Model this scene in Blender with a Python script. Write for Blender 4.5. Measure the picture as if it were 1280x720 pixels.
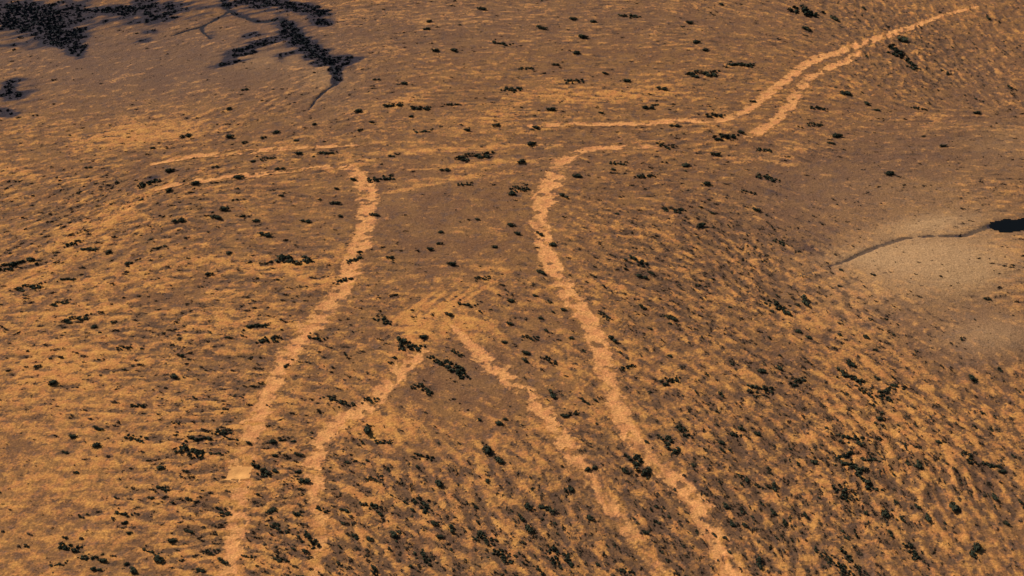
import bpy, math, random
import numpy as np

for o in list(bpy.data.objects):
    bpy.data.objects.remove(o, do_unlink=True)
random.seed(7)
rng = np.random.default_rng(11)
scene = bpy.context.scene
COL = scene.collection

# ------------------------------------------------------------------ camera
CAM_H, PITCH, HFOV = 760.0, math.radians(33.0), math.radians(40.0)
cam_d = bpy.data.cameras.new('camera')
cam = bpy.data.objects.new('camera', cam_d)
COL.objects.link(cam)
cam.location = (0, 0, CAM_H)
cam.rotation_euler = (math.pi / 2 - PITCH, 0, 0)
cam_d.sensor_fit = 'HORIZONTAL'
cam_d.angle = HFOV
cam_d.clip_start, cam_d.clip_end = 1.0, 80000.0
scene.camera = cam

# ------------------------------------------------------------------ sky, sun, exposure
SUN_EL, SUN_AZ = math.radians(38), math.radians(-52)     # azimuth from +Y (away from the camera), negative = to the left
world = bpy.data.worlds.new('World')
scene.world = world
world.use_nodes = True
wn = world.node_tree
wn.nodes.clear()
sky = wn.nodes.new('ShaderNodeTexSky')
sky.sky_type = 'NISHITA'
sky.sun_disc = False
sky.sun_elevation = SUN_EL
sky.sun_rotation = SUN_AZ
bgn = wn.nodes.new('ShaderNodeBackground')
bgn.inputs['Strength'].default_value = 0.05
wo = wn.nodes.new('ShaderNodeOutputWorld')
wn.links.new(sky.outputs[0], bgn.inputs['Color'])
wn.links.new(bgn.outputs[0], wo.inputs['Surface'])
sun_d = bpy.data.lights.new('sun', 'SUN')
sun_d.energy = 4.2
sun_d.angle = math.radians(0.53)
sun_d.color = (1.0, 0.91, 0.76)
sun = bpy.data.objects.new('sun', sun_d)
COL.objects.link(sun)
from mathutils import Vector
to_sun = Vector((math.sin(SUN_AZ) * math.cos(SUN_EL), math.cos(SUN_AZ) * math.cos(SUN_EL), math.sin(SUN_EL)))
sun.rotation_euler = to_sun.to_track_quat('Z', 'Y').to_euler()
sun.location = to_sun * 3000
vs = scene.view_settings
vs.view_transform = 'Standard'
vs.look = 'None'
vs.exposure = 0.3
vs.gamma = 1.0
vs.use_curve_mapping = False

# ------------------------------------------------------------------ helpers
FPX = 640.0 / math.tan(HFOV / 2)

def px2g(px, py):
    """pixel of the 1280x720 photograph -> point on the plain (z = 0)"""
    px = np.asarray(px, float); py = np.asarray(py, float)
    u = (px - 640) / FPX; v = (360 - py) / FPX
    dy = math.cos(PITCH) + v * math.sin(PITCH)
    dz = -math.sin(PITCH) + v * math.cos(PITCH)
    t = CAM_H / -dz
    return u * t, dy * t

def px_size(px, py):
    """metres per photograph pixel, sideways, at that spot of the plain"""
    x0, y0 = px2g(px, py)
    return math.sqrt(x0 * x0 + y0 * y0 + CAM_H ** 2) / FPX

def smooth(a, b, x):
    t = np.clip((x - a) / (b - a), 0, 1)
    return t * t * (3 - 2 * t)

PERM = rng.permutation(4096)
GR = rng.uniform(0, 2 * np.pi, 4096)
GX, GY = np.cos(GR), np.sin(GR)

def pnoise(x, y):
    xi = np.floor(x).astype(np.int64); yi = np.floor(y).astype(np.int64)
    xf = x - xi; yf = y - yi
    u = xf * xf * xf * (xf * (xf * 6 - 15) + 10); v = yf * yf * yf * (yf * (yf * 6 - 15) + 10)
    def g(ix, iy, fx, fy):
        h = PERM[(PERM[ix & 4095] + iy) & 4095]
        return GX[h] * fx + GY[h] * fy
    a = g(xi, yi, xf, yf); b = g(xi + 1, yi, xf - 1, yf)
    c = g(xi, yi + 1, xf, yf - 1); d = g(xi + 1, yi + 1, xf - 1, yf - 1)
    return ((a + u * (b - a)) * (1 - v) + (c + u * (d - c)) * v) * 1.45

def fbm(x, y, scale, octs=4, seed=0, gain=0.5):
    r = np.zeros_like(x); amp = 1.0; tot = 0.0
    for i in range(octs):
        r += amp * pnoise(x / scale + 37.1 * seed + 11.3 * i, y / scale - 23.7 * seed + 5.9 * i)
        tot += amp * amp; amp *= gain; scale *= 0.5
    return r / math.sqrt(tot)

def blobs(X, Y, lst):
    """soft elliptical regions given as (px, py, rx_px, ry_px, weight, tilt_deg), laid on the plain"""
    r = np.zeros_like(X)
    for b in lst:
        px, py, rx, ry, w = b[:5]
        tilt = math.radians(b[5]) if len(b) > 5 else 0.0
        cx, cy = px2g(px, py)
        ax, ay = px2g(px + rx * math.cos(tilt), py + rx * math.sin(tilt))
        bx, by = px2g(px - ry * math.sin(tilt), py + ry * math.cos(tilt))
        M = np.linalg.inv(np.array([[ax - cx, bx - cx], [ay - cy, by - cy]]))
        dx, dy = X - cx, Y - cy
        q = (M[0, 0] * dx + M[0, 1] * dy) ** 2 + (M[1, 0] * dx + M[1, 1] * dy) ** 2
        r += w * np.exp(-q)
    return r

def path_dist(X, Y, pts):
    """distance to a line of (px, py, width_px) laid on the plain, and the half width there, in metres"""
    best = np.full(X.shape, 1e9); wid = np.zeros(X.shape); tt = np.zeros(X.shape)
    s = 0.0
    # Catmull-Rom refinement
    P = [np.array(p, float) for p in pts]
    R = []
    for i in range(len(P) - 1):
        p0 = P[max(i - 1, 0)]; p1 = P[i]; p2 = P[i + 1]; p3 = P[min(i + 2, len(P) - 1)]
        for k in range(4):
            t = k / 4
            R.append(0.5 * ((2 * p1) + (-p0 + p2) * t + (2 * p0 - 5 * p1 + 4 * p2 - p3) * t * t + (-p0 + 3 * p1 - 3 * p2 + p3) * t ** 3))
    R.append(P[-1])
    G = []
    for p in R:
        x, y = px2g(p[0], p[1])
        G.append((float(x), float(y), 0.5 * p[2] * px_size(p[0], p[1])))
    for (x0, y0, w0), (x1, y1, w1) in zip(G[:-1], G[1:]):
        m = max(w0, w1) * 2.5 + 10
        sel = (X > min(x0, x1) - m) & (X < max(x0, x1) + m) & (Y > min(y0, y1) - m) & (Y < max(y0, y1) + m)
        L = math.hypot(x1 - x0, y1 - y0)
        if sel.any():
            xs_, ys_ = X[sel], Y[sel]
            t = np.clip(((xs_ - x0) * (x1 - x0) + (ys_ - y0) * (y1 - y0)) / (L * L + 1e-9), 0, 1)
            d = np.hypot(xs_ - x0 - t * (x1 - x0), ys_ - y0 - t * (y1 - y0))
            b = best[sel]; w_ = wid[sel]; t_ = tt[sel]
            k = d < b
            b[k] = d[k]; w_[k] = (w0 + t * (w1 - w0))[k]; t_[k] = (s + t * L)[k]
            best[sel] = b; wid[sel] = w_; tt[sel] = t_
        s += L
    return best, wid, tt

# ------------------------------------------------------------------ terrain grid: fine where the picture looks, coarser out to the horizon
def axis(lo, hi, step, far_lo, far_hi):
    a = list(np.arange(lo, hi, step)); st = step; x = a[-1]
    while x < far_hi:
        st = min(st * 1.3, 1500); x += st; a.append(x)
    st = step; x = a[0]; pre = []
    while x > far_lo:
        st = min(st * 1.3, 1500); x -= st; pre.append(x)
    return np.array(pre[::-1] + a), len(pre), len(a) - (len(a) - len(np.arange(lo, hi, step)))
xs, ix0, nxf = axis(-830, 830, 1.45, -24000, 24000)
ys, iy0, nyf = axis(730, 2080, 2.2, -12000, 40000)
NX, NY = len(xs), len(ys)
X, Y = np.meshgrid(xs, ys)

# direction in which scrub, ripples and stony bands run: (px, py, angle in the photograph, downwards right positive)
DIRS = [(100,650,5),(250,620,8),(60,300,-18),(150,270,-18),(100,200,-8),(100,420,-8),(250,420,5),(150,60,-15),(400,620,15),
        (480,640,40),(560,600,55),(600,680,45),(550,500,18),(450,300,0),(560,300,8),(560,200,-3),(700,90,2),(800,200,2),(800,300,18),
        (850,400,25),(900,500,30),(900,620,45),(1000,620,58),(1000,700,58),(1100,600,60),(1200,650,58),(1200,520,45),(1100,440,32),
        (950,340,40),(1000,380,28),(1000,80,15),(1100,80,55),(1150,40,50),(900,100,0),(1200,200,-4),(1200,330,2),(680,600,58),
        (750,680,58),(700,450,22),(330,300,0),(300,520,2),(40,560,8),(20,690,6),(360,120,-18)]
C2 = np.zeros_like(X); S2 = np.zeros_like(X); W = np.zeros_like(X)
for (px, py, a) in DIRS:
    a = math.radians(a)
    x0, y0 = px2g(px, py)
    x1, y1 = px2g(px + 8 * math.cos(a), py + 8 * math.sin(a))
    th = math.atan2(y1 - y0, x1 - x0)
    w = 1 / (((X - x0) ** 2 + ((Y - y0) * 0.8) ** 2) / 60 ** 2 + 0.25) ** 1.6
    C2 += w * math.cos(2 * th); S2 += w * math.sin(2 * th); W += w
TH = 0.5 * np.arctan2(S2, C2) + 0.22 * fbm(X, Y, 120, 2, 3)
DX, DY = np.cos(TH), np.sin(TH)
FX, FY = slice(ix0, ix0 + nxf), slice(iy0, iy0 + nyf)

def streaks(scale, length, seed, octs=2):
    """noise drawn out along the field (line integral convolution on the fine part of the grid)"""
    n = fbm(X, Y, scale, octs, seed)
    f = n[FY, FX]
    fdx, fdy = DX[FY, FX], DY[FY, FX]
    h, w = f.shape
    acc = f.copy(); cnt = 1.0
    steps = max(2, int(length / 2 / 2.4)); st = length / 2 / steps
    jj, ii = np.meshgrid(np.arange(w, dtype=float), np.arange(h, dtype=float))
    for sgn in (1, -1):
        pj, pi = jj.copy(), ii.copy()
        for k in range(steps):
            a = np.clip(pj.astype(int), 0, w - 1); b = np.clip(pi.astype(int), 0, h - 1)
            pj += sgn * st * fdx[b, a] / 1.45; pi += sgn * st * fdy[b, a] / 2.2
            a = np.clip((pj + .5).astype(int), 0, w - 1); b = np.clip((pi + .5).astype(int), 0, h - 1)
            wt = 1 - (k + 1) / (steps + 1)
            acc += wt * f[b, a]; cnt += wt
    acc /= cnt
    acc = (acc - acc.mean()) / (acc.std() + 1e-9) * 0.42
    out = n * 0.9
    out[FY, FX] = acc
    return out

st_fine = streaks(4.2, 9, 1)
st_mid = streaks(9.0, 20, 2, 3)
st_big = streaks(26.0, 56, 4, 3)
patch = fbm(X, Y, 85, 4, 5)
broad = fbm(X, Y, 320, 3, 6)
gran = fbm(X, Y, 7, 3, 8, .7)
mott = fbm(X, Y, 12, 3, 15, .8) * .7 + streaks(8, 12, 16, 3) * .7

# ------------------------------------------------------------------ where the plain is rough, dull, sandy, pale or dark (its own colouring)
rough = 0.5 + .18 * fbm(X, Y, 70, 2, 73) + blobs(X, Y, [
    (620, 690, 330, 110, .35), (1080, 560, 260, 130, .4), (330, 620, 150, 110, .35), (900, 640, 160, 90, .2), (260, 420, 170, 90, .15),
    (910, 330, 120, 110, .34), (780, 330, 60, 90, .15), (1130, 60, 110, 50, .35, 25), (120, 260, 150, 60, .2),
    (40, 640, 110, 150, -.3), (560, 250, 120, 90, -.32), (590, 480, 90, 60, -.22), (180, 90, 190, 70, -.3), (600, 60, 220, 60, -.15),
    (1180, 320, 110, 60, -.42), (1010, 240, 80, 45, -.3), (1250, 430, 70, 40, -.35), (1180, 180, 110, 60, -.25)])
sandy = 0.46 + 1.5 * blobs(X, Y, [
    (80, 470, 200, 120, .16), (60, 640, 120, 120, .08), (330, 620, 180, 110, .14), (1100, 520, 90, 70, .3, 30), (1100, 600, 160, 120, .1), (500, 680, 200, 60, .12),
    (480, 530, 45, 14, .45), (560, 375, 60, 20, .12, -20), (520, 400, 30, 16, .3), (580, 405, 30, 14, .25), (630, 135, 34, 16, .34, -30), (690, 122, 36, 6, .32, 4),
    (560, 186, 110, 3, .48, -3), (600, 205, 85, 3, .5, -4), (575, 222, 85, 3.5, .48, -5), (510, 236, 40, 2.4, .75, -10), (520, 382, 32, 2, .9, -36), (532, 384, 36, 2, .9, -38), (546, 385, 36, 2, .9, -38), (562, 380, 34, 2, .9, -34), (582, 374, 34, 2, .9, -30), (524, 410, 4, 18, .5, -4), (556, 412, 5, 14, .4), (520, 415, 18, 20, .35), (100, 300, 60, 6, .4, -22), (170, 250, 40, 6, .35, -25), (100, 350, 70, 6, .35, -10), (60, 395, 90, 8, .25, -5), (250, 325, 60, 8, .25), (400, 350, 30, 8, .3), (300, 400, 40, 8, .3, -10), (200, 160, 70, 16, .32, -8), (330, 335, 40, 10, .3), (200, 345, 90, 12, .22, -6), (130, 275, 50, 12, .32, -28), (60, 335, 70, 8, .34, -20),
    (50, 250, 50, 6, .3, 4), (930, 320, 18, 34, .3, -25), (1000, 395, 45, 14, .3, 10), (920, 195, 70, 14, .12), (800, 118, 60, 10, .3), (380, 330, 50, 8, .36, -8),
    (170, 172, 80, 14, .3, -6), (60, 220, 70, 8, .25, 5), (30, 350, 50, 5, .4, -18), (150, 300, 60, 5, .35, -20), (90, 460, 80, 16, .2), (705, 112, 26, 7, .2, 10), (770, 122, 26, 7, .25), (830, 110, 24, 6, .2), (860, 95, 50, 8, .2), (470, 60, 60, 10, .15, -8), (400, 400, 30, 6, .3, -6), (330, 410, 36, 7, .35, -20), (505, 125, 22, 8, .25, -25), (480, 175, 14, 18, .2, 20), (1115, 515, 45, 18, .35, 30), (1190, 670, 20, 14, .4), (1030, 655, 45, 9, .3, 8), (440, 200, 30, 10, .2),
    (540, 270, 140, 80, -.18), (600, 480, 80, 40, -.2), (560, 470, 50, 30, -.15), (760, 60, 320, 60, -.1), (180, 60, 220, 60, -.2), (1010, 250, 90, 55, -.2), (1180, 200, 120, 60, -.15), (1210, 430, 120, 30, -.22), (730, 210, 60, 30, -.1), (860, 250, 90, 60, -.1), (300, 300, 130, 50, -.06)])
tan = blobs(X, Y, [(1180, 335, 115, 50, .85, -4), (1150, 300, 150, 80, .2), (1215, 350, 40, 18, .3, -10), (1120, 320, 60, 16, .3), (1245, 425, 70, 28, .6), (1165, 280, 62, 12, .65, -8), (1150, 240, 130, 30, .2),
    (405, 95, 30, 24, .45), (330, 75, 50, 16, .4), (1260, 180, 60, 30, .3), (1080, 325, 60, 14, .3)])
mauve = blobs(X, Y, [(90, 60, 190, 60, .8), (200, 90, 190, 60, .5), (330, 60, 120, 50, .6), (420, 120, 80, 50, .4), (520, 30, 200, 50, .5), (820, 20, 260, 40, .35),
    (1010, 250, 110, 60, .6), (1150, 190, 150, 50, .6), (1240, 420, 110, 50, .6), (1100, 390, 90, 30, .4), (520, 260, 80, 70, .35), (600, 470, 70, 30, .3), (1230, 100, 80, 60, .4), (690, 200, 40, 30, .3)])
# damp, dark scrub-covered drainage ground
damp = blobs(X, Y, [(358, 37, 14, 8, .9, 30), (378, 52, 15, 9, 1.0, 35), (395, 67, 16, 8, 1.0, 15), (415, 78, 22, 6, .9), (420, 92, 7, 12, .9), (435, 72, 16, 4, .8),
    (315, 2, 30, 6, .9), (365, 8, 22, 6, .8, 10), (392, 14, 20, 6, .9, 15), (402, 28, 14, 5, .8, 15), (325, 54, 22, 5, .7, -12), (302, 66, 18, 5, .7, -15), (282, 78, 24, 4, .6, -12), (312, 43, 12, 4, .6),
    (352, 72, 16, 6, .35, -30), (45, 30, 40, 10, .75), (75, 42, 28, 10, .8), (85, 55, 20, 9, 1.0, 15), (96, 62, 8, 8, .9), (10, 18, 50, 18, .5), (60, 10, 60, 10, .4),
    (8, 140, 14, 6, 1.0), (12, 117, 16, 6, .9), (14, 104, 12, 5, .8, -20), (200, 8, 40, 10, .5), (190, 24, 28, 6, .5, -10), (155, 13, 20, 6, .55), (178, 48, 18, 4, .5, -8), (188, 38, 10, 3, .5), (265, 42, 8, 6, .4),
    (50, 22, 80, 22, .3), (150, 14, 110, 18, .3), (330, 12, 80, 14, .25), (385, 55, 50, 26, .2, 30), (320, 58, 60, 14, .25, -12), (25, 115, 30, 18, .3), (1262, 281, 22, 7, .6), (30, 55, 60, 8, .3), 
    (12, 330, 30, 5, .3, -18), (190, 222, 14, 5, .3, -8), (212, 210, 22, 4, .25, -5), (1020, 300, 60, 22, .22, -15), (970, 232, 40, 20, .2)])

CREEKS = {
 'creek': [(278,-14,9),(279,0,8),(283,8,8),(292,15,7),(312,23,8),(330,26,8),(352,24,8),(366,32,9),(380,50,10),(395,66,10),(410,76,8),(419,90,6),(420,104,5),(408,112,4),(396,122,4),(386,136,3)],
 'side_gully': [(285,14,4),(266,25,4),(253,32,5),(254,39,4),(263,47,4)],
 'spur_gully': [(252,32,4),(232,37,4),(214,43,3)],
 'gully': [(1000,345,2),(1030,334,4),(1055,327,5),(1075,318,6),(1095,310,7),(1115,303,8),(1128,299,6),(1150,297,5),(1180,296,7),(1205,295,7),(1222,288,7),(1240,280,8)],
}
TRACKS = [
 ('pale graded track bending down the west side of the plain past a bright bare pad',
  [(425,207,16),(446,217,22),(457,235,23),(460,262,24),(453,296,25),(438,335,27),(412,382,27),(382,415,26),(357,448,25),(338,488,24),(320,528,26),(303,572,30),(299,610,27),(296,650,25),(290,690,24),(286,735,26)], .55),
 ('long pale graded track that hooks over at its top and runs straight down the east side',
  [(826,183,9),(800,184,11),(765,184,12),(730,187,13),(707,199,20),(694,220,26),(682,246,27),(674,270,22),(680,300,22),(689,332,24),(709,366,26),(735,402,27),(750,437,27),(760,472,25),(770,508,25),(792,546,27),(824,580,27),(855,610,28),(880,645,28),(900,685,30),(918,730,32)], .62),
 ('short pale track running southwest from the dark line of scrub, fading into ripples',
  [(524,440,24),(502,461,25),(479,486,24),(456,508,27),(428,525,26),(406,546,24),(391,574,24),(393,610,22),(400,650,20),(400,690,17),(392,730,14)], .45),
 ('pale track running southeast from the scrub line and fading out among bushes',
  [(566,408,10),(582,424,13),(598,440,22),(614,454,27),(637,474,27),(663,498,25),(688,528,24),(708,556,25),(732,590,26),(762,630,24),(792,672,22),(834,728,22)], .45),
 ('faint narrow track crossing level ground before climbing to the far ridge',
  [(662,158,9),(740,155,11),(800,155,11),(850,151,12),(888,153,11),(918,146,13),(942,132,14),(963,116,14),(982,101,14),(1002,84,14),(1024,72,15),(1050,66,14),(1075,56,14),(1100,48,13),(1130,37,11),(1165,24,9),(1200,14,7),(1222,9,5)], .5),
 ('pale track branching off below the far ridge track beside it',
  [(935,173,12),(955,162,15),(975,146,15),(990,127,15),(1000,109,15),(1015,95,14),(1038,84,14),(1060,76,13),(1072,67,10)], .6),
 ('thin pale track along the northern edge of the western plain',
  [(190,204,8),(225,197,9),(262,193,12),(300,189,13),(340,186,11),(380,184,9),(440,180,11),(462,176,9)], .4),
 ('thin broken track just south of another thin track among small bushes',
  [(195,236,8),(240,226,12),(275,222,12),(310,218,14),(345,214,12),(385,210,10),(428,207,12)], .4),
]

tr_fields = []
tr_all = np.zeros_like(X)
edge = 0.62 * fbm(X, Y, 18, 4, 21, .8) + 0.32 * st_fine + .1 * mott
for lab, pts, solid in TRACKS:
    d, w, s = path_dist(X, Y, pts)
    q = d / np.maximum(w, 0.1) + edge
    hole = fbm(X, Y, 17, 3, 31, .7) + 0.7 * st_mid - .25 * mott
    m = (w > 0) & (q < 1.55)
    cov = smooth(1.45, .5, q) * smooth(.3 + solid, -.45 + solid, hole * 1.15)
    run = fbm(X, Y, 48, 3, 61 + len(tr_fields), .7)
    cov *= .32 + .68 * smooth(-.8 - .5 * solid, .1, run + .4 * mott)
    cov *= np.clip(1 - blobs(X, Y, [(395, 680, 50, 70, .3), (800, 685, 70, 60, .5), (735, 600, 30, 20, .35), (290, 680, 50, 60, .15), (455, 180, 40, 8, .3)]), 0, 1)
    core = np.where(w > 0, np.exp(-np.clip(d / np.maximum(w, .1), 0, 9) ** 2), 0)
    tr_fields.append((lab, m, cov))
    tr_all = np.maximum(tr_all, core)
cr_fields = {}
cr_all = np.zeros_like(X)
for nm, pts in CREEKS.items():
    d, w, s = path_dist(X, Y, pts)
    q = d / np.maximum(w, 0.1) + 0.65 * fbm(X, Y, 12, 3, 41, .7)
    cr_fields[nm] = (w > 0) & (q < 1.0) & ((fbm(X, Y, 30, 3, 43, .7) < .42) | (nm != 'gully'))
    cr_all = np.maximum(cr_all, np.where(w > 0, np.exp(-(np.clip(d / np.maximum(w, .1), 0, 9) / 1.3) ** 2), 0))
cr_all *= .35 + .65 * smooth(-.4, .3, fbm(X, Y, 26, 3, 44, .7))
px0, py0 = px2g(299, 592)
ps_ = px_size(299, 592)
pad = np.maximum(np.abs(X - px0) / (15 * ps_), np.abs(Y - py0) / (14 * ps_)) + .22 * gran < 1
pool_f = blobs(X, Y, [(1260, 281, 27, 10, 1.0), (1298, 272, 16, 11, .9)]) + 0.1 * gran
pool = (pool_f > 0.45)
pool_s = smooth(.2, .75, pool_f)

# ------------------------------------------------------------------ height of the plain
Z = (1.3 * broad + 0.9 * patch + rough * (0.7 * st_mid + 0.5 * st_fine) + 0.22 * gran + 0.25 * mott + 0.8 * st_big * rough)
Z += blobs(X, Y, [(1185, 345, 95, 45, 8), (1010, 245, 90, 40, -2), (1120, 90, 110, 50, 2, 25), (1250, 430, 70, 30, 5),
                  (100, 40, 200, 50, -2)])
Z -= 1.5 * cr_all + 0.7 * tr_all * (1 - 0.5 * rough)
Z = np.where(pool_s > 0, Z * (1 - pool_s) + (Z[pool].mean() - .6) * pool_s, Z)
far = smooth(2500, 9000, np.hypot(X, Y - 1200))
Z = Z * (1 - far) + far * 40 * fbm(X, Y, 6000, 3, 51)
POOL_Z = float(Z[pool].mean()) if pool.any() else 0.0
Z[pool] = POOL_Z

# ------------------------------------------------------------------ colour masks for the ground material
fl_d = .6 * fbm(X, Y, 8, 2, 81, .8) + .8 * streaks(6.5, 11, 82)
fl_l = .6 * fbm(X, Y, 9, 2, 83, .8) + .8 * streaks(7.5, 14, 84)
fl_w = .75 + .25 * np.clip(rough * 1.3, 0, 1)
low = smooth(1450, 950, Y)
soil = sandy - .30 + .14 * low + .42 * smooth(.22, .55, fl_l) * fl_w + 0.24 * patch + (0.20 * st_mid + 0.20 * st_fine + .20 * st_big) * (0.25 + rough) + 0.14 * gran + 0.46 * mott + 0.12 * tr_all + .2 * fbm(X, Y, 44, 3, 71, .7)
dark = rough - 0.36 + 0.42 * streaks(5.5, 12, 9) * (0.5 + rough) + 0.2 * fbm(X, Y, 26, 2, 10) - 0.16 * st_mid - 0.38 * mott - .03 + .5 * smooth(.24, .55, fl_d) * fl_w - 0.5 * tr_all
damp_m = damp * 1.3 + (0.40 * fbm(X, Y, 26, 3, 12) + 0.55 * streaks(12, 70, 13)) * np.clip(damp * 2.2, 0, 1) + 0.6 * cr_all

# ------------------------------------------------------------------ materials
def new_mat(name):
    m = bpy.data.materials.new(name)
    m.use_nodes = True
    nt = m.node_tree
    b = nt.nodes['Principled BSDF']
    b.inputs['Specular IOR Level'].default_value = 0.1
    b.inputs['Roughness'].default_value = 0.95
    return m, nt, b

def N(nt, t, **kw):
    n = nt.nodes.new(t)
    for k, v in kw.items():
        setattr(n, k, v)
    return n

def mixc(nt, fac, a, b):
    n = N(nt, 'ShaderNodeMix', data_type='RGBA')
    for s, v in ((0, fac), (6, a), (7, b)):
        if hasattr(v, 'is_linked') or hasattr(v, 'links'):
            nt.links.new(v, n.inputs[s])
        elif s == 0:
            n.inputs[0].default_value = v
        else:
            n.inputs[s].default_value = (*v, 1)
    return n.outputs[2]

def math_(nt, op, a, b, c=None):
    n = N(nt, 'ShaderNodeMath', operation=op)
    for i, v in enumerate((a, b, c)):
        if v is None: continue
        if hasattr(v, 'links'): nt.links.new(v, n.inputs[i])
        else: n.inputs[i].default_value = v
    return n.outputs[0]

def noise(nt, vec, scale, detail=4, rough_=0.6):
    n = N(nt, 'ShaderNodeTexNoise')
    n.inputs['Scale'].default_value = scale
    n.inputs['Detail'].default_value = detail
    n.inputs['Roughness'].default_value = rough_
    nt.links.new(vec, n.inputs['Vector'])
    return n.outputs['Fac']

def ramp(nt, v, lo, hi):
    n = N(nt, 'ShaderNodeMapRange', interpolation_type='SMOOTHSTEP')
    nt.links.new(v, n.inputs[0])
    n.inputs[1].default_value = lo; n.inputs[2].default_value = hi
    return n.outputs[0]

SOIL_A, SOIL_B = (.55, .258, .070), (.47, .186, .060)
DULL_A, DULL_B, DULL_C = (.240, .116, .045), (.184, .087, .041), (.143, .078, .050)
TRACK_A, TRACK_B = (.66, .305, .105), (.58, .24, .09)

gm, nt, bs = new_mat('plain_ground')
at = N(nt, 'ShaderNodeAttribute', attribute_name='masks')
sep = N(nt, 'ShaderNodeSeparateColor')
nt.links.new(at.outputs['Color'], sep.inputs[0])
tc = N(nt, 'ShaderNodeTexCoord').outputs['Object']
n_f = noise(nt, tc, 0.35, 5, .7)
va_ = N(nt, 'ShaderNodeVectorMath', operation='ADD')
nt.links.new(tc, va_.inputs[0]); va_.inputs[1].default_value = (310, 77, 9)
n_g = noise(nt, va_.outputs[0], 0.6, 4, .7)
n_m = noise(nt, tc, 0.09, 5, .65)
n_c = noise(nt, tc, 0.03, 5, .6)
s_v = math_(nt, 'MULTIPLY_ADD', math_(nt, 'SUBTRACT', n_f, .5), 2.0, sep.outputs[0])
d_v = math_(nt, 'MULTIPLY_ADD', math_(nt, 'SUBTRACT', n_f, .5), -1.7, sep.outputs[1])
soilc = mixc(nt, ramp(nt, n_m, .35, .65), SOIL_A, SOIL_B)
dullc = mixc(nt, ramp(nt, n_c, .4, .6), DULL_A, DULL_B)
dullc = mixc(nt, ramp(nt, n_m, .5, .66), dullc, DULL_C)
c = mixc(nt, ramp(nt, s_v, .12, .98), dullc, soilc)
c = mixc(nt, math_(nt, 'MULTIPLY', sep.outputs[2], .85), c, (.42, .25, .125))
mv = N(nt, 'ShaderNodeAttribute', attribute_name='mauve')
c = mixc(nt, math_(nt, 'MULTIPLY', mv.outputs['Fac'], .62), c, mixc(nt, ramp(nt, s_v, .1, 1.0), (.125, .074, .056), (.40, .205, .095)))
c = mixc(nt, math_(nt, 'MULTIPLY', ramp(nt, d_v, .28, .75), .72), c, (.085, .050, .034))
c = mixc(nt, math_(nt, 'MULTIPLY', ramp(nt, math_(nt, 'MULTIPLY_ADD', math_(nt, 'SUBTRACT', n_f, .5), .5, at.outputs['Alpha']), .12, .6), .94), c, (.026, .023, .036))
sc = N(nt, 'ShaderNodeAttribute', attribute_name='scrape')
scv = ramp(nt, math_(nt, 'MULTIPLY_ADD', math_(nt, 'SUBTRACT', n_f, .5), 1.2, sc.outputs['Fac']), .2, .85)
scv = math_(nt, 'MULTIPLY', scv, ramp(nt, sc.outputs['Fac'], 0.0, .25))
c = mixc(nt, scv, c, mixc(nt, ramp(nt, n_m, .4, .62), TRACK_A, TRACK_B))
# pebbles and crust: light and dark specks
pk = N(nt, 'ShaderNodeMapRange')
nt.links.new(n_g, pk.inputs[0])
for k_, v_ in ((1, .3), (2, .7), (3, .58), (4, 1.38)): pk.inputs[k_].default_value = v_
pv = N(nt, 'ShaderNodeVectorMath', operation='SCALE')
nt.links.new(c, pv.inputs[0]); nt.links.new(pk.outputs[0], pv.inputs['Scale'])
c = pv.outputs[0]
nt.links.new(c, bs.inputs['Base Color'])
bp = N(nt, 'ShaderNodeBump')
bp.inputs['Strength'].default_value = .7
bp.inputs['Distance'].default_value = 1.6
nt.links.new(noise(nt, tc, 0.3, 6, .7), bp.inputs['Height'])
nt.links.new(bp.outputs[0], bs.inputs['Normal'])

def soil_mat(name, a, b, fleck):
    m, nt, bs = new_mat(name)
    tc = N(nt, 'ShaderNodeTexCoord').outputs['Object']
    nm = noise(nt, tc, 0.06, 4, .6); nf = noise(nt, tc, .4, 5, .7)
    c = mixc(nt, ramp(nt, nm, .35, .65), a, b)
    c = mixc(nt, ramp(nt, nf, .56, .74), c, fleck)
    nt.links.new(c, bs.inputs['Base Color'])
    bp = N(nt, 'ShaderNodeBump')
    bp.inputs['Strength'].default_value = .6; bp.inputs['Distance'].default_value = 1.2
    nt.links.new(nf, bp.inputs['Height']); nt.links.new(bp.outputs[0], bs.inputs['Normal'])
    return m
M_TRACK = soil_mat('scraped_earth', (.58, .29, .11), (.53, .245, .105), (.33, .17, .08))
M_PAD = soil_mat('bare_pad_earth', (.70, .35, .115), (.64, .30, .10), (.44, .21, .08))
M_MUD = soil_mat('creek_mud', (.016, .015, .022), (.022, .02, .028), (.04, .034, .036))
M_GULLY = soil_mat('gully_earth', (.135, .083, .052), (.085, .056, .04), (.05, .036, .03))
M_WATER, wnt, wb = new_mat('dark_water')
wb.inputs['Base Color'].default_value = (.004, .005, .006, 1)
wb.inputs['Roughness'].default_value = .25
wb.inputs['Specular IOR Level'].default_value = .04

def leaf_mat(name, a, b):
    m, nt, bs = new_mat(name)
    g = N(nt, 'ShaderNodeNewGeometry'); oi = N(nt, 'ShaderNodeObjectInfo')
    f = math_(nt, 'MULTIPLY_ADD', g.outputs['Random Per Island'], .6, math_(nt, 'MULTIPLY', oi.outputs['Random'], .4))
    nt.links.new(mixc(nt, f, a, b), bs.inputs['Base Color'])
    return m
M_LEAF = leaf_mat('shrub_leaves', (.016, .022, .016), (.050, .052, .030))
M_DRY = leaf_mat('dry_scrub_leaves', (.030, .023, .018), (.105, .068, .038))
M_CREEK = leaf_mat('creek_leaves', (.011, .015, .022), (.034, .038, .040))
M_WOOD, _, b_ = new_mat('shrub_wood')
b_.inputs['Base Color'].default_value = (.07, .05, .04, 1)

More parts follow.
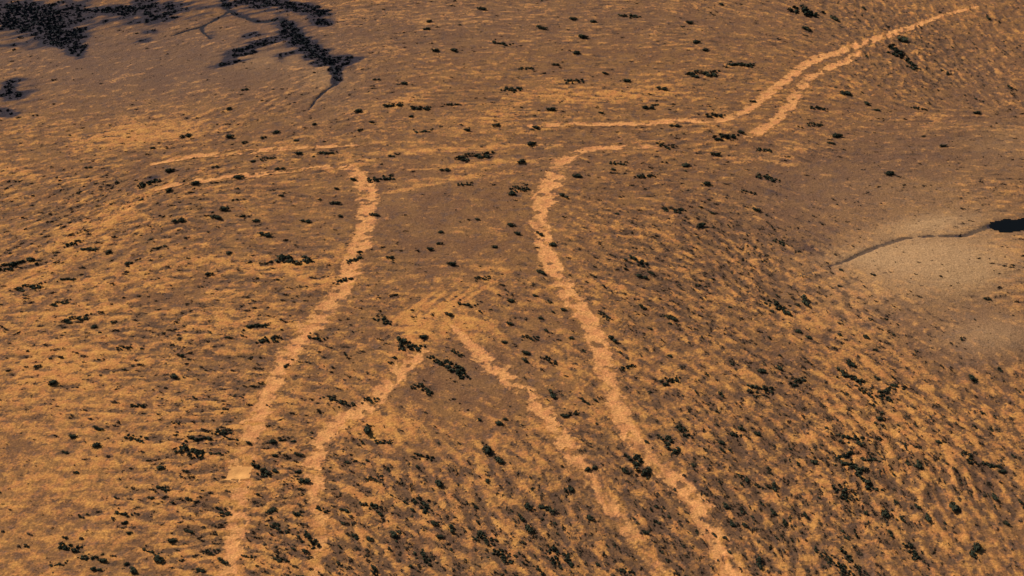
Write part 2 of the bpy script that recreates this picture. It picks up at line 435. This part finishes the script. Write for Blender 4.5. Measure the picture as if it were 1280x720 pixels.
# ------------------------------------------------------------------ mesh helpers
def mesh_obj(name, V, F, mat, parent=None, smooth_=False):
    me = bpy.data.meshes.new(name)
    V = np.asarray(V, np.float32); F = np.asarray(F, np.int32)
    k = F.shape[1]
    me.vertices.add(len(V)); me.vertices.foreach_set('co', V.ravel())
    me.loops.add(F.size); me.loops.foreach_set('vertex_index', F.ravel())
    me.polygons.add(len(F))
    me.polygons.foreach_set('loop_start', np.arange(0, F.size, k, dtype=np.int32))
    me.update(calc_edges=True)
    if smooth_:
        me.polygons.foreach_set('use_smooth', np.ones(len(F), bool))
    me.materials.append(mat)
    o = bpy.data.objects.new(name, me)
    COL.objects.link(o)
    if parent: o.parent = parent
    return o

idx = np.arange(NX * NY).reshape(NY, NX)
QUADS = np.stack([idx[:-1, :-1], idx[:-1, 1:], idx[1:, 1:], idx[1:, :-1]], -1)
VERTS = np.stack([X, Y, Z], -1).reshape(-1, 3)

MAUVE = (np.clip(mauve, 0, 1) * np.clip(1 - tan, 0, 1)).astype(np.float32)
ground = mesh_obj('ground', VERTS, QUADS.reshape(-1, 4), gm, smooth_=True)
ground['kind'] = 'structure'
ground['label'] = 'ochre and brown stony desert plain with ripples'
att = ground.data.attributes.new('masks', 'FLOAT_COLOR', 'POINT')
MASKS = np.stack([soil, dark, np.clip(tan, 0, 1), np.clip(damp_m, 0, 1.5)], -1).astype(np.float32)
att.data.foreach_set('color', MASKS.ravel())
ground.data.attributes.new('mauve', 'FLOAT', 'POINT').data.foreach_set('value', MAUVE.ravel())

def sheet(name, mask, lift, mat, label=None, flat=None):
    """a thin layer lying on the plain: the same surface, raised, where mask holds"""
    cm = mask[:-1, :-1] & mask[1:, 1:]
    q = QUADS[cm]
    if len(q) == 0: return None
    u, inv = np.unique(q, return_inverse=True)
    V = VERTS[u].copy(); V[:, 2] += lift
    if flat is not None: V[:, 2] = flat
    o = mesh_obj(name, V, inv.reshape(-1, 4), mat, smooth_=True)
    o['kind'] = 'structure'
    if label: o['label'] = label
    return o

def masks_on(o, mask, extra=None):
    cm = mask[:-1, :-1] & mask[1:, 1:]
    u = np.unique(QUADS[cm])
    a = MASKS.reshape(-1, 4)[u].copy()
    at_ = o.data.attributes.new('masks', 'FLOAT_COLOR', 'POINT')
    at_.data.foreach_set('color', a.ravel())
    o.data.attributes.new('mauve', 'FLOAT', 'POINT').data.foreach_set('value', MAUVE.ravel()[u])
    if extra is not None:
        b = o.data.attributes.new('scrape', 'FLOAT', 'POINT')
        b.data.foreach_set('value', extra.ravel()[u].astype(np.float32))
for i, (lab, m, cov) in enumerate(tr_fields):
    m = m & (cov > .03) & ~pad
    o = sheet('dirt_track', m, .10 + .04 * i, gm, lab)
    masks_on(o, m, cov)
sheet('bare_pad', pad, .2, M_PAD, 'bright square pad of bare sand on the western track')
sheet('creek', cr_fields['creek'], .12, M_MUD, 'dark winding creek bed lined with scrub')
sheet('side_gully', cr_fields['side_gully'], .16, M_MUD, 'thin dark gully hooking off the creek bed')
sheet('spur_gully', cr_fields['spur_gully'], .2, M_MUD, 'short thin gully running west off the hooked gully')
sheet('gully', cr_fields['gully'] & ~pool, .12, M_GULLY, 'brown eroded gully leading to the dark waterhole')
sheet('water', pool, 0, M_WATER, 'black waterhole at the end of the gully', flat=POOL_Z + .3)

def ground_z(x, y):
    i = min(max(int(np.searchsorted(xs, x)) - 1, 0), NX - 2); j = min(max(int(np.searchsorted(ys, y)) - 1, 0), NY - 2)
    fx = (x - xs[i]) / (xs[i + 1] - xs[i]); fy = (y - ys[j]) / (ys[j + 1] - ys[j])
    return float((Z[j, i] * (1 - fx) + Z[j, i + 1] * fx) * (1 - fy) + (Z[j + 1, i] * (1 - fx) + Z[j + 1, i + 1] * fx) * fy)

def field_at(F, x, y):
    i = min(max(int(np.searchsorted(xs, x)), 0), NX - 1); j = min(max(int(np.searchsorted(ys, y)), 0), NY - 1)
    return F[j, i]

# ------------------------------------------------------------------ shrubs
def leaf_cloud(n, lobes, size, r):
    """n leaf clumps (single quads, bent by random turn) through lumpy flattened lobes"""
    lob = np.array(lobes)
    pick = r.integers(0, len(lob), n)
    d = r.normal(size=(n, 3)); d /= np.linalg.norm(d, axis=1)[:, None]
    rad = r.uniform(.4, 1.0, n) ** .6 * (1 + .35 * np.abs(r.normal(size=n)) * (r.random(n) < .4))
    c = lob[pick, :3] + d * rad[:, None] * lob[pick, 3:6]
    c[:, 2] = np.maximum(c[:, 2], .03)
    a = r.normal(size=(n, 3)); a /= np.linalg.norm(a, axis=1)[:, None]
    b = np.cross(a, d + .4 * r.normal(size=(n, 3))); b /= np.linalg.norm(b, axis=1)[:, None] + 1e-9
    a = np.cross(b, d); a /= np.linalg.norm(a, axis=1)[:, None] + 1e-9
    s = size * r.uniform(.5, 1.45, n)[:, None]
    P = np.stack([c - a * s - b * s * .6, c + a * s * .8 - b * s, c + a * s + b * s * .7, c - a * s * .7 + b * s], 1)
    return P.reshape(-1, 3), np.arange(4 * n).reshape(-1, 4)

def stem_mesh(lobes, r):
    V, F = [], []
    for lb in lobes:
        for k in range(3):
            bx, by = lb[0] + r.normal() * .04, lb[1] + r.normal() * .04
            tx, ty, tz = lb[0] + r.normal() * lb[3] * .5, lb[1] + r.normal() * lb[4] * .5, lb[2] + lb[5] * .4
            w0, w1 = .025, .008
            b = len(V)
            for (x, y, z, w) in ((bx, by, -.05, w0), ((bx + tx) / 2 + r.normal() * .03, (by + ty) / 2, tz * .5, (w0 + w1) / 2), (tx, ty, tz, w1)):
                for a in (0, 2.094, 4.189):
                    V.append((x + w * math.cos(a), y + w * math.sin(a), z))
            for s in (0, 3):
                for a in range(3):
                    F.append((b + s + a, b + s + (a + 1) % 3, b + s + 3 + (a + 1) % 3, b + s + 3 + a))
    return V, F

def make_variant(kind, seed):
    r = np.random.default_rng(seed)
    lobes = []
    if kind == 'shrub':                      # unit shrub: about 1 across, 0.45 high
        for k in range(r.integers(3, 6)):
            a = r.uniform(0, 6.28); q = r.uniform(.08, .3)
            lobes.append((q * math.cos(a), q * math.sin(a) * .8, r.uniform(.16, .26), r.uniform(.15, .26), r.uniform(.13, .22), r.uniform(.12, .2)))
        n, sz = 190, .052
    else:                                    # thicket: unit length along x, ragged, several bushes grown together
        k = r.integers(9, 15)
        for t in np.linspace(-.42, .42, k):
            g = r.uniform(.45, 1.15)
            lobes.append((t + r.normal() * .05, r.normal() * .085, g * .065, g * r.uniform(.07, .15), g * r.uniform(.04, .09), g * .075))
        for q in range(5):
            lobes.append((r.uniform(-.6, .6), r.normal() * .16, .03, .035, .03, .03))
        n, sz = 480, .03
    V, F = leaf_cloud(n, lobes, sz, r)
    fo = mesh_obj('foliage', V, F, M_LEAF); sv, sf = stem_mesh(lobes, r)
    so = mesh_obj('stems', sv, sf, M_WOOD)
    md = (fo.data, so.data)
    bpy.data.objects.remove(fo); bpy.data.objects.remove(so)
    return md
SHRUBS = [make_variant('shrub', 100 + i) for i in range(9)]
THICKETS = [make_variant('thicket', 200 + i) for i in range(8)]

S = 1280 / 430.0
MARKS = []
def crop(x0, y0, s):
    """marks read off a 430x240 window of the photograph: x,y,length[,angle]"""
    for tok in s.split():
        v = [float(t) for t in tok.split(',')]
        L = v[2] if len(v) > 2 else 26
        A = v[3] if len(v) > 3 else None
        MARKS.append((x0 + v[0] / S, y0 + v[1] / S, L / S, A))
crop(0, 0, '853,403 910,330 570,548 690,503,40 1115,568,38 1215,565,55 995,583,52 1040,625,34 885,655,44 640,625,44 555,672,75 730,680,45 800,617 1030,490,34 1105,520 980,510 910,525 860,505,40 330,620 1170,460 630,705,40 940,595 1260,700')
crop(425, 0, '335,80 318,108,34 525,35,34 600,158,60 755,103,40 865,70,34 1075,55,66 420,186,36 352,188,32 235,310,32 195,388,66 295,397,66 265,430,24 420,385,50 640,328,66 695,248,50 880,195,34 800,238 865,298,60 995,270,30 1070,300,40 125,450 75,480 310,485,55 465,487,32 725,478,36 718,537,42 580,468,34 780,408,44 965,422 1145,403,42 1245,468,36 1210,542,50,25 1040,605,56 1020,630 670,602,40 500,575,110 390,630,36 160,660,84 60,665,34 470,683,50 665,700,64 885,655,42 1135,653,62 190,580 1200,330,40 915,135,44 940,80,32 135,295 65,415,40')
crop(850, 0, '35,85,34 65,158,34 95,188,30 150,15 460,38,96 570,68,44 473,108,44 225,238,84 85,268,96 620,348,48 515,400,54 590,505,46 890,405,50,12 315,555,50 325,655,76 130,430,60 170,508,84 230,495,34 500,460,50 735,410 1000,280 1100,420,34 980,543 780,645,44 20,615,44 100,685,36 250,708,50 1230,322 270,380 560,533 690,385,34 130,575,40 685,30 1150,70 860,240,60,55 800,190,60,55 830,150,40,50')
crop(0, 240, '840,60,46 665,105,44 800,95,40 1040,15 955,107,32 1245,40,38 1140,107,38 990,157,46 1270,90 850,227,30 1090,247,116,3 780,303,36 1035,327,18 1265,330,50,-20 955,495,76,-8 1000,545,76,-12 1065,645,28,-30 460,575,50 225,408,54 285,465,86,-12 655,685,44 350,497,30 200,710,44 1175,540,56 670,607,34 140,648,32 900,90 480,265,34 590,205,50 330,210,60,-5 400,225,34 60,260,120,-14 20,285,60,-10 110,345,90,-10 270,190,60,-15 250,320,50')
crop(425, 240, '185,245,34 335,213,32 372,190,30 375,148,26 405,272,44 532,320,54 510,102,28 635,122,34 650,155,36 578,205,32 745,152,34 792,196,38 830,18,40 640,5,36 1240,62,66 1100,250,66,25 1120,315,44 1155,300,30 470,417,58 520,448,22 638,405,38 403,457,36 160,470,52,35 830,437,28 800,447,24 990,460,54 1010,550,44 710,540,54,15 610,560,28 770,515 630,490,34 780,625,58 690,600,40 1130,430,34 1230,470,44,20 310,540,42 265,573,80,8 360,622,54,25 410,645,74,28 450,665,54,50 430,595,54 225,548,40,45 750,470 1230,700,66,-8 125,85,36 75,225 55,250,50,-25 20,325,24 745,300,36 725,385 1070,285 860,545 1070,650,50,-20 700,630,34 40,322')
crop(850, 240, '280,62,40 120,75 80,125,40,-20 375,182,56 600,293,22 715,318,22 355,415,60,35 400,450,44 470,410,40,60 640,645,44 640,690,80,15 600,665,36 730,692,28 305,665,44,20 360,650,40 440,700,60,-15 1080,690,44,30 480,540,30 440,517,36 5,62 1140,410 690,540,30')
crop(0, 480, '510,205,66,15 740,205,84,-3 720,248,96,8 830,178,64,5 860,205,50 810,260,54 595,312,40 690,327,30 970,315,72,42 1030,325,36 1105,325,32 1130,360,44,25 1240,55,64,20 935,220,30 1015,215,36 1025,265,32 1115,260,34 605,388,50,12 560,425,28 700,432,26 460,482,54 460,517,30 840,478,42 1015,467,44 1195,468,52 1100,485,32,35 700,550,32 640,585,42 560,620,54,20 590,650,40,45 785,625,54,10 835,660,44 920,645,50 1040,535,76 1035,655,36 1150,575,66,45 1135,625,36 250,605,78,4 330,640,62,5 385,653,40 215,668,52,-8 355,690,40 490,690,38,40 240,570,24 480,555 360,230,42 245,250 285,330 750,690,36 1270,470,26 470,665,26 370,165,40 510,80,54,-4 270,195,38')
crop(425, 480, '25,68,54,12 115,55,50 320,15,64,30 305,262,64,12 130,352,56,4 365,370,40,70 310,450,74,58 590,145,44 515,130,26 615,130,24 545,245,44,85 590,285,34,70 855,112,60,-18 835,120,34 910,62,50 960,60,30 795,38,38,50 1225,220,74,52 1110,295,84,50 1060,318,40 1125,553,40,20 1140,212,26 935,315,42,-25 700,455,36,60 770,462,64,12 680,505,40 700,543,38,80 545,580,66,35 520,555,30,30 610,640,74,35 800,640,62,78 850,655,54,50 195,560,46,25 110,450,64,12 350,520,36,30 60,570,32 110,577,32,30 310,640,60,62 140,692,46 370,573,34,25 410,545,30,65 415,620,22 1065,695,56,15 960,672,26,60 740,692,50 90,165,44,70 160,213,62,-6 245,443,26 860,390,40 930,498,34,40 1240,385,24 1270,170,62,40 505,460 550,365,30 20,475,34 150,480,30,30')
crop(850, 480, '700,38,66 770,20,66,-30 765,45,54 740,130,40,20 150,40,32 290,10,84,6 630,195,84,6 655,215,44 610,262,62,-30 715,275,72,4 640,300,90,15 690,355,84,48 605,400,62,68 300,378,52,30 355,385,44 155,215,36 285,185,34 240,165,40,15 215,185,60,12 160,245,30 185,245,24 345,475,36 470,490,36 400,520,44 190,515,40 240,525,32 165,450,40,35 690,477,30 550,645,52,58 610,690,62,58 300,670,40,75 670,690,50,55 885,300,34,85 1160,295,72,8 1200,322,44,8 1075,270,54,48 960,215,34,25 780,555,30,50 870,620,72,50 1105,610,44,-50 1090,630,44 1265,435,30 1160,410,44,50 830,505,30,40 880,455,30,50 1220,515,40,20 910,490,44,60 620,565,24 620,630,62,58 765,485,40,80 1020,460,44,75 800,435 500,290,32,40 125,560 170,575 240,350,30,70 45,300,30')

def put(kind, px, py, L, A, label, group, cat):
    x, y = px2g(px, py + L * .08)
    x, y = float(x), float(y)
    m = px_size(px, py)
    vs_ = THICKETS if kind == 'shrub_thicket' else SHRUBS
    fo, so = random.choice(vs_)
    root = bpy.data.objects.new(kind, None)
    COL.objects.link(root)
    root.location = (x, y, ground_z(x, y) - .1)
    if A is None:
        th = field_at(TH, x, y) + random.uniform(-.25, .25)
        ln = L * m
    else:
        a = math.radians(A)
        x1, y1 = px2g(px + math.cos(a) * L / 2, py + math.sin(a) * L / 2)
        x0, y0 = px2g(px - math.cos(a) * L / 2, py - math.sin(a) * L / 2)
        th = math.atan2(y1 - y0, x1 - x0); ln = math.hypot(x1 - x0, y1 - y0)
        ln = min(ln, 1.5 * L * m)
    if kind == 'shrub_thicket':
        root.scale = (ln * 1.12, ln * random.uniform(1.0, 1.5), ln * random.uniform(.7, .95))
    else:
        root.scale = (ln * 1.3, ln * random.uniform(.85, 1.1), ln * random.uniform(.6, .75))
    root.rotation_euler = (0, 0, th + (math.pi if random.random() < .5 else 0))
    for nm, me in (('foliage', fo), ('stems', so)):
        c = bpy.data.objects.new(nm, me)
        COL.objects.link(c)
        c.parent = root
        if nm == 'stems': c['kind'] = 'stuff'
    root['label'] = label; root['category'] = cat; root['group'] = group
    return root

def zone(px, py):
    if py < 175 and px < 425: return 'below the dark creek'
    if px > 940 and py < 240: return 'beside the far ridge track'
    if py < 240: return 'on the level far plain between faint tracks'
    if px < 280: return 'on the rippled western plain'
    if px > 870: return 'on the rippled eastern slope'
    xl = np.interp(py, [210, 262, 335, 415, 488, 572, 720], [440, 460, 438, 382, 338, 303, 288])
    xr = np.interp(py, [200, 270, 332, 402, 472, 546, 610, 720], [707, 674, 689, 735, 760, 792, 855, 918])
    if px < xl: return 'just west of the bright pad track'
    if px > xr: return 'just east of the long hooked track'
    if py < 425: return 'on bare brown ground between the two long tracks'
    return 'among ripples south of the scrub line'

SPECIAL = {
 (325, 585): 'dark slanting thicket touching the bright bare sand pad',
 (1145, 136): 'lone dark shrub on open ground under the far ridge track',
 (366, 323): 'row of dark scrub lined up on bare western sand',
 (514, 432): 'dark thicket starting the scrub line where two pale tracks meet',
 (1068, 581): 'largest dark thicket, fan of scrub on the rippled eastern slope',
 (566, 36): None,
}
used = set()
KEYS = [(t[0], pts) for t, pts in zip([('bright pad track',), ('long hooked track',), ('southwest track',), ('southeast track',), ('far ridge track',), ('branch track',), ('northern thin track',), ('southern thin track',)], [t[1] for t in TRACKS])]
def near_track(px, py):
    best = None
    for nm, pts in KEYS:
        for (x0, y0, w0), (x1, y1, w1) in zip(pts[:-1], pts[1:]):
            t = max(0, min(1, ((px - x0) * (x1 - x0) + (py - y0) * (y1 - y0)) / ((x1 - x0) ** 2 + (y1 - y0) ** 2)))
            d = math.hypot(px - x0 - t * (x1 - x0), py - y0 - t * (y1 - y0)); w = w0 + t * (w1 - w0)
            if best is None or d - w / 2 < best[0]: best = (d - w / 2, nm, d < w * .45)
    return best
for (px, py, L, A) in MARKS:
    kind = 'shrub_thicket' if L > 16.5 else 'shrub'
    z = zone(px, py)
    nd, nn, on = near_track(px, py)
    if on: z = 'growing on the bare earth of the ' + nn
    elif nd < 9: z = 'at the very edge of the ' + nn
    if kind == 'shrub':
        look = 'tiny dark' if L < 9 else 'small dark' if L < 11.5 else 'medium dark rounded' if L < 14 else 'broad dark'
        if A is not None and A > 40: look += ' steeply slanting'
        lab = look + ' shrub ' + z; grp = look + ' shrubs ' + z
    else:
        look = 'short' if L < 19 else 'medium' if L < 23 else 'long' if L < 29 else 'longest'
        tilt = '' if A is None else ' steep' if A > 44 else ' slanting' if abs(A) > 14 else ' level'
        lab = look + tilt + ' dark ragged thicket ' + z; grp = look + tilt + ' thickets ' + z
    for k, t in SPECIAL.items():
        if t and k not in used and math.hypot(px - k[0], py - k[1]) < 6:
            lab = t; grp = None; used.add(k); break
    o = put(kind, px, py, L, A, lab, grp or '', 'thicket' if kind == 'shrub_thicket' else 'shrub')
    if grp is None: del o['group']

# ------------------------------------------------------------------ countless low scrub, each bush real leaves, joined
def scatter(name, score, count, smin, smax, nleaf, mat, label, elong=1.5, seed=1, height=.42):
    r = np.random.default_rng(seed)
    sub = np.clip(score[FY, FX], 0, None)
    p = (sub / sub.sum()).ravel()
    pick = r.choice(p.size, count, p=p)
    jj, ii = pick % nxf, pick // nxf
    x = xs[ix0 + jj] + r.uniform(-.7, .7, count); y = ys[iy0 + ii] + r.uniform(-1.1, 1.1, count)
    z = Z[iy0 + ii, ix0 + jj]; th = TH[iy0 + ii, ix0 + jj] + r.normal(0, .25, count)
    s = smin + (smax - smin) * r.uniform(0, 1, count) ** 2.2
    VV, FF = [], []
    bases = []
    for k in range(12):
        lob = [(r.normal() * .2, r.normal() * .12, .17, .24, .2, .17) for _ in range(3)]
        bases.append(leaf_cloud(nleaf, lob, .13, r)[0])
    bases = np.array(bases)                                    # 12 x 4n x 3
    b = bases[r.integers(0, 12, count)].copy()
    b[:, :, 0] *= (s * elong)[:, None]; b[:, :, 1] *= s[:, None]; b[:, :, 2] *= (s * height / .42)[:, None]
    cs, sn = np.cos(th)[:, None], np.sin(th)[:, None]
    bx = b[:, :, 0] * cs - b[:, :, 1] * sn + x[:, None]
    by = b[:, :, 0] * sn + b[:, :, 1] * cs + y[:, None]
    bz = b[:, :, 2] + z[:, None]
    V = np.stack([bx, by, bz], -1).reshape(-1, 3)
    o = mesh_obj(name, V, np.arange(len(V)).reshape(-1, 4), mat)
    o['kind'] = 'stuff'; o['label'] = label; o['category'] = 'scrub'
    return o

clear = np.clip(1 - 1.1 * tr_all, 0.04, 1) * (~pad) * (~pool)
near_w = smooth(2100, 800, Y) * .8 + .2
sc1 = (.12 + smooth(.2, .85, dark)) * clear * np.clip(rough, 0.25, 1) ** 1.1 * near_w
scatter('low_scrub', sc1, 10500, 1.1, 4.6, 16, M_DRY, 'countless low dry scrub tufts along the ripples', 1.7, 3, .3)
sc2 = (.1 + smooth(.2, .8, dark)) * clear * np.clip(rough, 0.1, 1) ** 1.3 * near_w
scatter('dark_scrub', sc2, 1700, 1.4, 5.0, 22, M_LEAF, 'scattered small dark bushes on the rippled ground', 1.5, 5, .4)
sc3 = (0.1 + 1.2 * smooth(.1, .7, dark)) * near_w ** .5 * np.where(damp > .2, 0, 1) * clear
scatter('tussocks', sc3, 17000, .9, 3.4, 8, M_DRY, 'sparse dry tussocks spread thinly over the plain', 1.2, 6, .3)
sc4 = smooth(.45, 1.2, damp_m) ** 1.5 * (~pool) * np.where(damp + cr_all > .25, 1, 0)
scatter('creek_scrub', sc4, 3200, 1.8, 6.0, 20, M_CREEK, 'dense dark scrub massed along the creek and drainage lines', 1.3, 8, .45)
